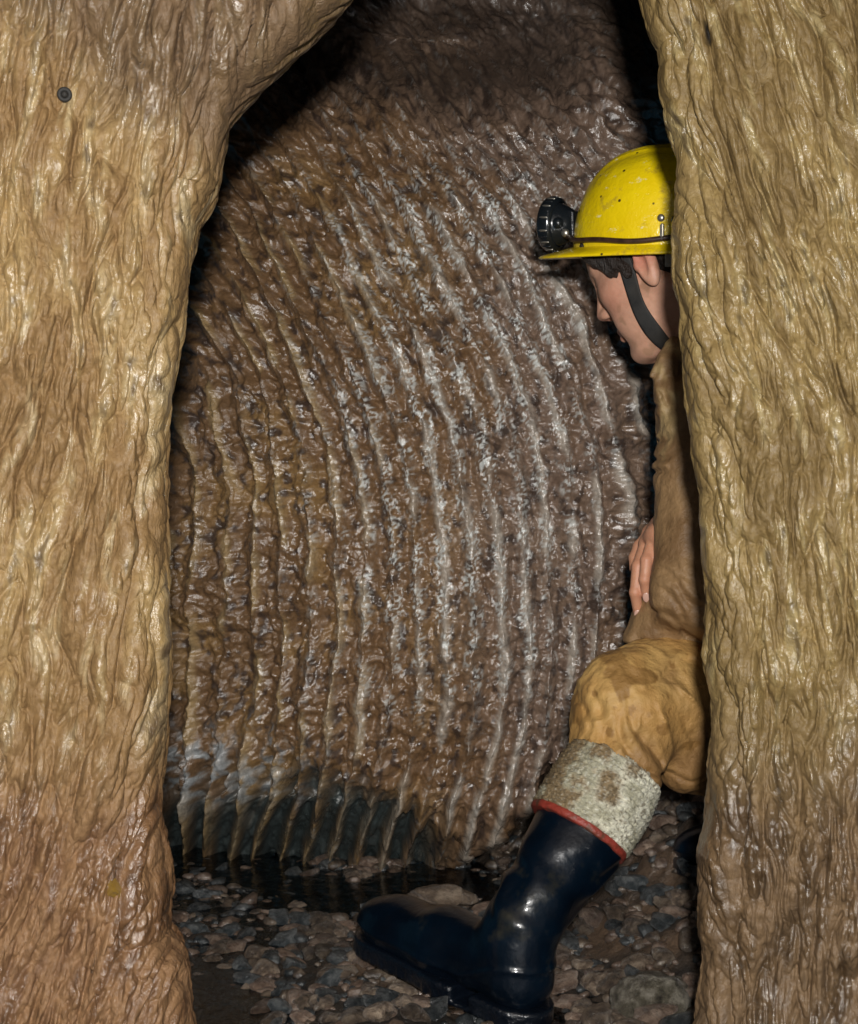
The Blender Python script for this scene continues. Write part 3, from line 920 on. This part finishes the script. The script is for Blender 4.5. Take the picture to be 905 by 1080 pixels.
def sd_jacket(p):
    d = cone(p, SH_N + (.004, .008, -.004), EL_N, .057, .050)
    d = smin(d, cone(p, EL_N, WR_N, .050, .040), .02)
    e = cone(p, SH_F, EL_F, .056, .048); e = smin(e, cone(p, EL_F, WR_F + (.022, .02, 0.006), .046, .033), .02)
    t = cone(p, NECK_B + (.035, .01, -.085), PEL + (-.04, -.02, .10), .105, .118)
    t = smin(t, cone(p, SH_N + (.03, .02, .0), SH_F - (.02, .02, 0), .050, .052), .04)
    t = smin(t, cone(p, NECK_B, NECK_B + (.02, 0, -.05), .068, .085), .03)
    sk = cone(p, P(722, 650, 1.89), P(745, 640, 1.98), .062, .08)
    t = smin(t, sk, .035)
    t = smin(t, cone(p, P(694, 655, 1.87), P(672, 675, 1.875), .028, .018), .03)    # flared hem in front
    d = smin(smin(d, t, .018), e, .012)
    # collar stands off the neck
    c = np.maximum(np.abs(cone(p, NECK_T, NECK_B, .066, .074)) - .0035, (p - (NECK_B + (NECK_T - NECK_B) * .62)) @ ((NECK_T - NECK_B) / np.linalg.norm(NECK_T - NECK_B)))
    c = np.maximum(c, .74 - p[:, 2])
    d = smin(d, c, .006)
    d = np.maximum(d, -(cone(p, NECK_T, NECK_B, .0585, .062)))
    lap = smin(cone(p, P(712, 350, 1.90), P(690, 396, 1.872), .007, .005), cone(p, P(716, 366, 1.885), P(703, 412, 1.862), .010, .008), .018)
    lap = smin(lap, cone(p, P(708, 385, 1.875), P(700, 430, 1.862), .012, .010), .018)
    d = smin(d, lap, .010)
    d = d + .0045 * N1(p[:, 0] * 24, p[:, 1] * 24, p[:, 2] * 15) + .0022 * smooth_abs(N2(p[:, 0] * 60, p[:, 1] * 60, p[:, 2] * 30))
    for a, b, w, dp in CR3: d = d + fold(p, a, b, w * .75, dp * .60) - .45 * fold(p, a + (.002, 0, .007), b + (.002, 0, .007), w * 1.1, dp * .8)
    hem = HEM + .006 * N3(p[:, 0] * 20, p[:, 1] * 20)
    return smax(d, hem - p[:, 2], .006)
V, F = sdf_mesh(sd_jacket, (.20, 1.68, .38), (.68, 2.32, .95), .0026)
n1 = fbm(N4, V[:, 0] * 22, V[:, 1] * 22, V[:, 2] * 14, 4)
col = lerp(np.array([.185, .105, .045]), np.array([.28, .17, .078]), sstep(-.5, .5, n1)[:, None])
col = lerp(col, np.array([.42, .30, .14]), (.8 * sstep(.15, .6, fbm(N5, V[:, 0] * 18, V[:, 1] * 18, V[:, 2] * 18, 3)) * sstep(.62, .72, V[:, 2]))[:, None])  # tan fold highlights painted over the upper sleeve and collar
part('jacket', V, F, M_jacket, col)

# trousers
CREASE2 = [((648, 735, 1.73), (640, 800, 1.74), .007, .008), ((660, 735, 1.72), (662, 812, 1.73), .008, .009), ((668, 735, 1.72), (692, 822, 1.74), .008, .010),
           ((678, 722, 1.72), (744, 700, 1.80), .007, .009), ((676, 800, 1.74), (705, 834, 1.75), .006, .012), ((708, 822, 1.77), (748, 818, 1.82), .006, .009),
           ((628, 728, 1.75), (628, 786, 1.75), .007, .006), ((618, 738, 1.76), (616, 780, 1.76), .006, .006), ((690, 745, 1.72), (742, 790, 1.80), .009, .006),
           ((700, 722, 1.74), (735, 738, 1.79), .007, .004)]
CT3 = [(P(*a), P(*b), w, d) for a, b, w, d in CREASE2]
CUFF_T = P(649, 812, 1.765)
def sd_trouser(p):
    d = cone(p, KN + (.006, 0, .002), HIP_N + (0, .01, .0), .061, .098)
    d = smin(d, cone(p, P(658, 722, 1.81), P(735, 712, 1.92), .046, .07), .03)
    d = smin(d, cone(p, KN + (.002, 0, 0), CUFF_T, .064, .058), .025)
    d = smin(d, cone(p, P(722, 808, 1.83), P(775, 800, 1.93), .034, .06), .03)
    d = smin(d, cone(p, PEL - (.02, .0, 0), PEL + (.02, .04, .02), .13, .13), .04)
    e = cone(p, HIP_F, KF, .095, .072); e = smin(e, cone(p, KF, AF + (-.01, 0, .12), .068, .056), .025)
    d = smin(d, e, .03)
    d = d + .0045 * smooth_abs(N4(p[:, 0] * 42 + p[:, 2] * 16, p[:, 1] * 30, p[:, 2] * 7)) - .001
    d = d + .005 * N2(p[:, 0] * 20, p[:, 1] * 20, p[:, 2] * 20) + .0025 * smooth_abs(N3(p[:, 0] * 55, p[:, 1] * 55, p[:, 2] * 35))
    cx, cz = P(672, 722, 1.74)[[0, 2]]
    dx, dz = p[:, 0] - cx, p[:, 2] - cz
    an_ = np.arctan2(dz, dx); rr_ = np.hypot(dx, dz)
    rad_ = np.abs(np.sin(4.5 * an_ + 1.5 * N1(p[:, 0] * 14, p[:, 2] * 14, .2) + 25 * rr_))
    d = d - .0048 * (1 - rad_) ** 2 * sstep(.015, .06, rr_) * sstep(.16, .08, rr_) * (p[:, 1] < 1.87) * sstep(.02, -.02, dz) * sstep(-.078, -.055, dx)
    for a, b, w, dp in CT3: d = d + fold(p, a, b, w * .62, dp * .55) - .4 * fold(p, a + (-.008, 0, .003), b + (-.008, 0, .003), w, dp * .8)
    d = smax(d, p[:, 2] - (HEM + .03), .01)
    # cut under the cuff
    ax = (CUFF_T - AN) / np.linalg.norm(CUFF_T - AN)
    side = (p - CUFF_T) @ ax
    m = np.linalg.norm(p - (AN + CUFF_T) / 2, axis=1) < .17
    return np.where(m, smax(d, -side - .02, .006), d)
V, F = sdf_mesh(sd_trouser, (.13, 1.66, .20), (.72, 2.26, .48), .0023)
px = 452.5 + V[:, 0] / V[:, 1] * FPX; py = 540 - (V[:, 2] - CAM_Z) / V[:, 1] * FPX
n1 = fbm(N4, V[:, 0] * 16, V[:, 1] * 16, V[:, 2] * 16, 3)
n2 = fbm(N5, V[:, 0] * 30, V[:, 1] * 30, V[:, 2] * 30, 4)
col = lerp(np.array([.44, .250, .080]), np.array([.56, .350, .120]), sstep(-.4, .5, n1)[:, None])
drab = sstep(-.1, .9, (V[:, 0] - .24) / .16 * .5 + (.37 - V[:, 2]) / .10 * .6 + .6 * n1)  # browner towards the lower right
col = lerp(col, np.array([.24, .130, .048]), (.95 * drab)[:, None])
def stain(x, z, rx, rz):
    return np.exp(-(((V[:, 0] - x) / rx) ** 2 + ((V[:, 2] - z) / rz) ** 2))
st = 0
for (sx_, sy_, rx_, ry_) in ((650, 694, 13, 6), (662, 712, 22, 9), (684, 716, 13, 6), (655, 728, 9, 10), (611, 752, 4, 15), (620, 786, 5, 8), (641, 770, 4, 5), (699, 768, 9, 8), (628, 732, 3, 4), (734, 790, 10, 4), (715, 706, 4, 3)):
    st = st + stain((sx_ - 452.5) * 1.75 / FPX, .6 + (540 - sy_) * 1.75 / FPX, rx_ * .00117 * 1.1, ry_ * .00117 * 1.1)
st = sstep(.40, .52, st + .38 * n2 + .12 * N2(V[:, 0] * 120, V[:, 1] * 120, V[:, 2] * 120)) * (V[:, 1] < 1.85)
st2 = np.maximum(sstep(.55, .68, n2) * .6, sstep(.50, .58, N2(V[:, 0] * 110, V[:, 1] * 110, V[:, 2] * 110)) * .8)
col = lerp(col, np.array([.24, .125, .035]), (.8 * np.maximum(st, st2))[:, None])
part('trousers', V, F, M_trouser, col)

# boots
def boot_frame(heel, toe, up=np.array([0, 0, 1.0])):
    f = toe - heel; L = np.linalg.norm(f); f = f / L
    u = up - f * (up @ f); u /= np.linalg.norm(u); l = np.cross(u, f)
    return f, l, u, L
def build_boot(heel, toe, top, rtop, label, wear=True):
    heel = np.asarray(heel, float); toe = np.asarray(toe, float)
    f, l, u, L = boot_frame(heel, toe)
    R = np.stack([f, l, u], 1); k = L / .30
    tl = (np.asarray(top) - heel) @ R / k        # shaft top in local space
    an = np.array([.056, 0, .10])
    def loc(p): return (p - heel) @ R / k
    def outline(q, grow=0):
        a = cone(np.stack([q[:, 0], q[:, 1], 0 * q[:, 0]], 1), (.045, 0, 0), (.13, .004, 0), .036 + grow, .036 + grow)
        b = cone(np.stack([q[:, 0], q[:, 1], 0 * q[:, 0]], 1), (.13, .004, 0), (.248, -.002, 0), .035 + grow, .044 + grow)
        return smin(a, b, .02)
    def sd_up(p):
        q = loc(p)
        d = cone(q, (.045, 0, .045), (.055, 0, .10), .036, .036)
        d = smin(d, cone(q, (.06, 0, .055), (.16, .002, .045), .040, .040), .02)
        d = smin(d, ell(q, (.235, -.002, .038), (.060, .044, .033)), .03)
        d = smin(d, cone(q, (.16, 0, .04), (.23, 0, .033), .040, .034), .02)
        d = smin(d, cone(q, (.058, 0, .085), an + (tl - an) * .25, .037, .039), .015)
        d = smin(d, cone(q, an + (tl - an) * .2, tl, .039, rtop / k), .015)
        # ankle creases
        w = np.sin((q[:, 0] * .6 - q[:, 2]) * 150 + 3 * N1(q[:, 0] * 20, q[:, 1] * 20, q[:, 2] * 20))
        d = d + .0022 * w * sstep(.09, .13, q[:, 2]) * sstep(.20, .16, q[:, 2])
        d = d + .0022 * N2(q[:, 0] * 18, q[:, 1] * 22, q[:, 2] * 22)
        # moulded seam round the foxing
        d = d - .0022 * np.exp(-((q[:, 2] - .036 - .03 * sstep(.11, .03, q[:, 0])) / .003) ** 2)
        ax = (tl - an) / np.linalg.norm(tl - an)
        d = smax(d, (q - tl) @ ax, .004)
        return smax(d, .014 - q[:, 2], .003) * k
    def sd_sole(p):
        q = loc(p)
        tr = .0010 * sstep(-.2, .2, np.sin(q[:, 0] * 420)) * (q[:, 2] < .012)
        d = smax(outline(q, .0035) + tr, np.abs(q[:, 2] - .011) - .011, .004)
        heelb = q[:, 2] + .004
        return smax(d, -smax(.006 - q[:, 2] - .0, np.abs(q[:, 0] - .095) - .012, .003), .002) * k
    pts = np.array([heel, toe, np.asarray(top)])
    lo = pts.min(0) - .085; hi = pts.max(0) + .085
    V, F = sdf_mesh(sd_up, lo, hi, .0026)
    kw = {'label': label} if label else {}
    b = part('boot', V, F, M_boot, None, None, **kw)
    V, F = sdf_mesh(sd_sole, lo, pts[:2].max(0) + .085, .0026)
    part('sole', V, F, M_sole, None, b)
    return b
B_TOP = P(612, 880, 1.735)
HEEL = P(578, 1090, 1.635)
TOE = P(382, 990, 1.86)
build_boot(HEEL, TOE, B_TOP, .060, 'wet navy rubber boot stepping forward into the stream')
build_boot((.615, 1.99, .105), (.335, 1.965, .100), (.565, 1.99, .34), .058, 'navy rubber boot on the bank with only its toe showing beside the right wall')

# turned-down sock cuff over the boot top
CT = P(651, 808, 1.765); CB = P(611, 876, 1.735)
cax = CB - CT; CL = np.linalg.norm(cax); cax /= CL
e1 = np.array([0, -1.0, 0]); e1 -= cax * (e1 @ cax); e1 /= np.linalg.norm(e1); e2 = np.cross(cax, e1)
nu, nv = 200, 110
aa = np.linspace(0, 2 * math.pi, nu + 1); tt = np.linspace(-.10, 1.0, nv)
A, T = np.meshgrid(aa, tt, indexing='ij')
ca, sa = np.cos(A), np.sin(A)
rad = lerp(.059, .0635, T) + .0022 * N1(ca * 2.2, sa * 2.2, T * 2) + .004 * np.sin(np.clip(T, 0, 1) * math.pi) ** .6 - .012 * sstep(.02, -.1, T)
knit = .0024 * np.abs(np.sin(A * 46 + .6 * N2(ca * 5, sa * 5, T * 6))) * np.abs(np.sin(T * 38 + .8 * N3(ca * 5, sa * 5, T * 8)))
lumps = .0020 * smooth_abs(N4(ca * 13, sa * 13, T * 16)) + .0014 * N5(ca * 24, sa * 24, T * 30)
rad = rad + knit + lumps - .006 * sstep(.97, 1.0, T)
Vc = CT + T[..., None] * CL * cax + rad[..., None] * (ca[..., None] * e1 + sa[..., None] * e2)
pxs = 452.5 + Vc[..., 0] / Vc[..., 1] * FPX
n2 = fbm(N6, ca * 2.6, sa * 2.6, T * 3.2, 4)
# the brown mud lies on the front (shin) side
tx = (Vc[..., 0] - (CT[0] + T * CL * cax[0])) / .066
mud = sstep(-.1, .6, -tx * .85 + .9 * n2 + .10)
speck = sstep(.1, .6, N2(ca * 19, sa * 19, T * 22) + .5 * n2)
col = lerp(np.array([.40, .38, .27]), np.array([.74, .72, .58]), sstep(-.4, .4, n2)[..., None])
col = lerp(col, np.array([.20, .125, .045]), (.92 * mud)[..., None])
col = lerp(col, np.array([.12, .085, .04]), (.75 * speck)[..., None])
col = lerp(col, np.array([.70, .70, .62]), (.6 * sstep(.2, .6, N4(ca * 30, sa * 30, T * 34)) * (1 - .5 * mud))[..., None])
sock = part('boot_sock', Vc.reshape(-1, 3), grid_faces(nu + 1, nv), M_sock, col.reshape(-1, 3), label='turned-down grey woolly boot sock smeared with brown mud')
tt2 = np.linspace(0, 1.25, 12); A, T2 = np.meshgrid(aa, tt2, indexing='ij'); ca, sa = np.cos(A), np.sin(A)
rad = .0642 + .0022 * N1(ca * 2.2, sa * 2.2, 2.0 + 0 * A) + .0022 * np.sin(np.clip(T2, 0, 1) * math.pi) ** .5 - .008 * np.clip(T2 - 1, 0, 1) / .25 - .0012 + .0007 * N4(ca * 20, sa * 20, T2 * 4)
off = CL * (1.0 - .035) + np.clip(T2, 0, 1) * .0100 + .0015 * N3(ca * 3, sa * 3, 1 + 0 * A)
Vr = CT + off[..., None] * cax + rad[..., None] * (ca[..., None] * e1 + sa[..., None] * e2)
part('red_trim', Vr.reshape(-1, 3), grid_faces(nu + 1, 12), M_red, None, sock)
# inner return of the band so that it has thickness
Vr2 = CT + (off[..., None] * cax) + (rad[..., None] - .004 * (1 + 0 * T2[..., None])) * (ca[..., None] * e1 + sa[..., None] * e2)

# hair
def sd_hair(p):
    q = head_local(p); qs = q.copy(); qs[:, 1] = np.abs(q[:, 1])
    d = ell(q, (-.016, 0, .036), (.101, .083, .091))
    d = smin(d, ell(q, (-.045, 0, -.015), (.062, .074, .068)), .03)
    d = smin(d, cone(qs, (.030, .072, .030), (.020, .073, -.022), .0145, .006), .010)      # sideburn
    d = smin(d, cone(qs, (.056, .060, .040), (.040, .070, -.004), .021, .010), .012)         # temple fringe
    d = smax(d, q[:, 0] - .074, .008)
    d = d + .0035 * N1(q[:, 0] * 90, q[:, 1] * 90, q[:, 2] * 12) + .002 * N2(q[:, 0] * 200, q[:, 1] * 200, q[:, 2] * 24)
    # keep face and ear clear
    cut = np.minimum(q[:, 2] * 1.0 + .03, 1)
    face = -ell(qs, (.088, .0, -.020), (.070, .090, .075))
    ear = -ell(qs, (-.012, .092, -.020), (.020, .024, .042))
    nape = -(q[:, 2] + .062 + .012 * N3(q[:, 0] * 40, q[:, 1] * 40, 0))
    return smax(smax(smax(d, face, .006), ear, .005), nape, .01) * HS
V, F = sdf_mesh(sd_hair, HO - .15, HO + .15, .0022)
part('hair', V, F, M_hair)

# helmet
HC = P(702, 261, 1.93)
HeR = frame(math.radians(30), math.radians(-3.5), math.radians(-9))
def hw(q): return np.asarray(q, float) @ HeR.T + HC
RA, RB, RH = .128, .108, .130
na, nt_ = 128, 56
aa = np.linspace(0, 2 * math.pi, na + 1); th = np.linspace(0, math.pi / 2, nt_)
A, TH = np.meshgrid(aa, th, indexing='ij')
cr = np.cos(TH) ** .78; zz = RH * np.sin(TH) ** .92
x = RA * cr * np.cos(A); y = RB * cr * np.sin(A)
ridge = .0065 * np.exp(-(y / .020) ** 4) * sstep(.25, .8, np.sin(TH)) + .004 * (np.exp(-((np.abs(y) - .036) / .006) ** 2)) * sstep(.4, .9, np.sin(TH))
z = zz + ridge
dome = hw(np.stack([x, y, z], -1).reshape(-1, 3))
helmet = part('helmet', dome, grid_faces(na + 1, nt_), M_helmet, label='scuffed yellow caving helmet with black headlamp')
# brim: closed flange with rolled edge
def ext(a): return .010 + .043 * (np.clip(np.cos(a), 0, 1)) ** 2.2 + .006 * np.clip(-np.cos(a), 0, 1)
prof = [(-.03, .004), (0, .005), (.15, .0035), (.6, -.0035), (.95, -.0085), (1.02, -.0115), (.98, -.0140), (.6, -.0085), (.15, -.003), (-.03, -.001)]
Vb = []
for a in aa:
    e = ext(a); droop = .7 + .1 * max(0, math.cos(a)) ** 2
    n = np.array([math.cos(a) / RA, math.sin(a) / RB]); n /= np.linalg.norm(n)
    for (s, zc) in prof:
        s2 = s * e if s > 0 else s * .1
        Vb.append(((RA - .001) * math.cos(a) + n[0] * s2, (RB - .001) * math.sin(a) + n[1] * s2, zc * droop))
part('brim', hw(np.array(Vb)), grid_faces(na + 1, len(prof), True), M_helmet, None, helmet)
# cable round the shell
cb = []
for a in np.linspace(math.radians(8), math.radians(352), 120):
    wob = .0012 * math.sin(a * 7)
    zc = .013 + wob + .004 * math.cos(a * 2)
    cb.append(((RA + .0035) * math.cos(a) * .995, (RB + .0035) * math.sin(a) * .995, zc))
cb = [(.150, .012, .026), (.140, .020, .020)] + cb[3:]
me = tube(hw(np.array(cb)), .0037, 10); me.materials.append(M_cable); pobj('lamp_cable', me, helmet)
# clip, rivets, headband
def box_local(c, s, name, mat, R=None, bev=.0015):
    bm = bmesh.new(); bmesh.ops.create_cube(bm, size=1)
    for v in bm.verts: v.co = Vector((v.co.x * s[0], v.co.y * s[1], v.co.z * s[2]))
    bmesh.ops.bevel(bm, geom=bm.edges[:], offset=bev, segments=2, affect='EDGES')
    M = Matrix(HeR.tolist())
    for v in bm.verts:
        w = v.co if R is None else R @ v.co
        v.co = Vector(hw(np.array(w) + np.array(c)))
    me = bpy.data.meshes.new(name); bm.to_mesh(me); bm.free(); me.materials.append(mat)
    return pobj(name, me, helmet)
def shell_pt(ang, z, grow=0):
    t = math.asin(min(1, (z / RH)) ** (1 / .92)); c = math.cos(t) ** .78
    return np.array([(RA * c + grow) * math.cos(ang), (RB * c + grow) * math.sin(ang), z])
a0 = math.radians(106)
c = shell_pt(a0, .018, .004)
box_local(c, (.005, .006, .022), 'cable_clip', M_metal)
for ang, zr in ((105, .036), (113, .033)):
    c = shell_pt(math.radians(ang), zr, .0005)
    v = hw(IV * np.array([.0052, .0032, .0052]) + c)
    part('rivet', v, IF, M_metal, None, helmet)
hb = []
for i in range(2):
    pass
aa2 = np.linspace(math.radians(103), math.radians(257), 97); zz2 = np.array([-.022, -.021, 0.002, .004]); 
A2, Z2 = np.meshgrid(aa2, zz2, indexing='ij')
part('headband', hw(np.stack([(RA - .018) * np.cos(A2) - .010, (RB - .012) * np.sin(A2), Z2 - .004], -1).reshape(-1, 3)), grid_faces(97, 4), M_band, None, helmet)
# chin strap: a flat webbing ribbon laid on the cheek and round the jaw
def strap():
    near = [(.004, .086, .060), (.010, .085, .030), (.016, .078, .0), (.024, .068, -.045), (.026, .052, -.085), (.028, .030, -.115), (.028, 0, -.122)]
    pts = near + [(a, -b, c) for a, b, c in near[::-1][1:]]
    c = spline([head_world(p) for p in pts], 90)
    T = np.gradient(c, axis=0); T /= np.linalg.norm(T, axis=1)[:, None]
    Fw = HR[:, 0]
    rows = []
    ws = np.linspace(-1, 1, 9)
    for i in range(len(c)):
        w = Fw - T[i] * (Fw @ T[i]); w /= np.linalg.norm(w)
        rows.append([c[i] + w * k * .0095 for k in ws])
    Pm = np.array(rows)
    flat = Pm.reshape(-1, 3)
    def grad(p, e=.0015):
        g = np.stack([sd_head(p + d_) - sd_head(p - d_) for d_ in np.eye(3) * e], 1)
        return g / (np.linalg.norm(g, axis=1)[:, None] + 1e-9)
    for _ in range(4):
        g = grad(flat); flat = flat + g * (.0028 - sd_head(flat))[:, None]
    Pm = flat.reshape(Pm.shape)
    for _ in range(6):
        Pm[1:-1] = (Pm[:-2] + 2 * Pm[1:-1] + Pm[2:]) / 4
    g = grad(Pm.reshape(-1, 3)).reshape(Pm.shape)
    top = Pm + g * .0018; bot = Pm - g * .0006
    ring = np.concatenate([bot, top[:, ::-1], bot[:, :1]], 1)
    part('chin_strap', ring.reshape(-1, 3), grid_faces(len(c), ring.shape[1]), M_strap, None, helmet)
strap()

# headlamp
def lathe_local(prof, origin, axis_dir, name, mat, seg=48):
    ax = np.asarray(axis_dir, float); ax /= np.linalg.norm(ax)
    s = np.cross(ax, (0, 0, 1.0)); s /= np.linalg.norm(s); w = np.cross(s, ax)
    Vv = []
    for i in range(seg + 1):
        a = 2 * math.pi * i / seg
        for r, h in prof: Vv.append(np.asarray(origin) + ax * h + r * (math.cos(a) * s + math.sin(a) * w))
    return part(name, hw(np.array(Vv)), grid_faces(seg + 1, len(prof), True), mat, None, helmet)
LO = np.array([.143, .002, .036]); AX = np.array([1, 0, .06])
lathe_local([(0, -.012), (.014, -.012), (.021, -.006), (.026, .003), (.030, .012), (.0325, .016)], LO, AX, 'lamp_body', M_lamp)
lathe_local([(.0315, .012), (.0365, .014), (.0375, .018), (.0375, .030), (.035, .033), (.031, .034), (.030, .030)], LO, AX, 'lamp_bezel', M_lamp)
lathe_local([(0, .031), (.016, .0308), (.031, .029)], LO, AX, 'lamp_lens', M_glass)
axn = AX / np.linalg.norm(AX); sx = np.cross(axn, (0, 0, 1.0)); sx /= np.linalg.norm(sx); wx = np.cross(sx, axn)
for i in range(26):
    a = 2 * math.pi * i / 26
    c = LO + axn * .022 + .0375 * (math.cos(a) * sx + math.sin(a) * wx)
    v = IV * .0022
    d_ = (math.cos(a) * sx + math.sin(a) * wx); tn = np.cross(axn, d_)
    v = (IV[:, :1] * .0065) * axn + (IV[:, 1:2] * .0016) * tn + (IV[:, 2:] * .0014) * d_ + c
    part('bezel_rib', hw(v), IF, M_metal if i % 2 == 0 else M_lamp, None, helmet)
# bracket, knob, cable gland
box_local((.135, 0, .034), (.012, .034, .040), 'lamp_bracket', M_lamp, None, .002)
v = IV * np.array([.008, .008, .008]) + (LO + np.array([.004, .026, .002])); part('lamp_switch', hw(v), IF, M_lamp, None, helmet)
v = IV * np.array([.006, .0045, .006]) + (LO + np.array([-.006, .024, -.012])); part('cable_gland', hw(v), IF, M_metal, None, helmet)
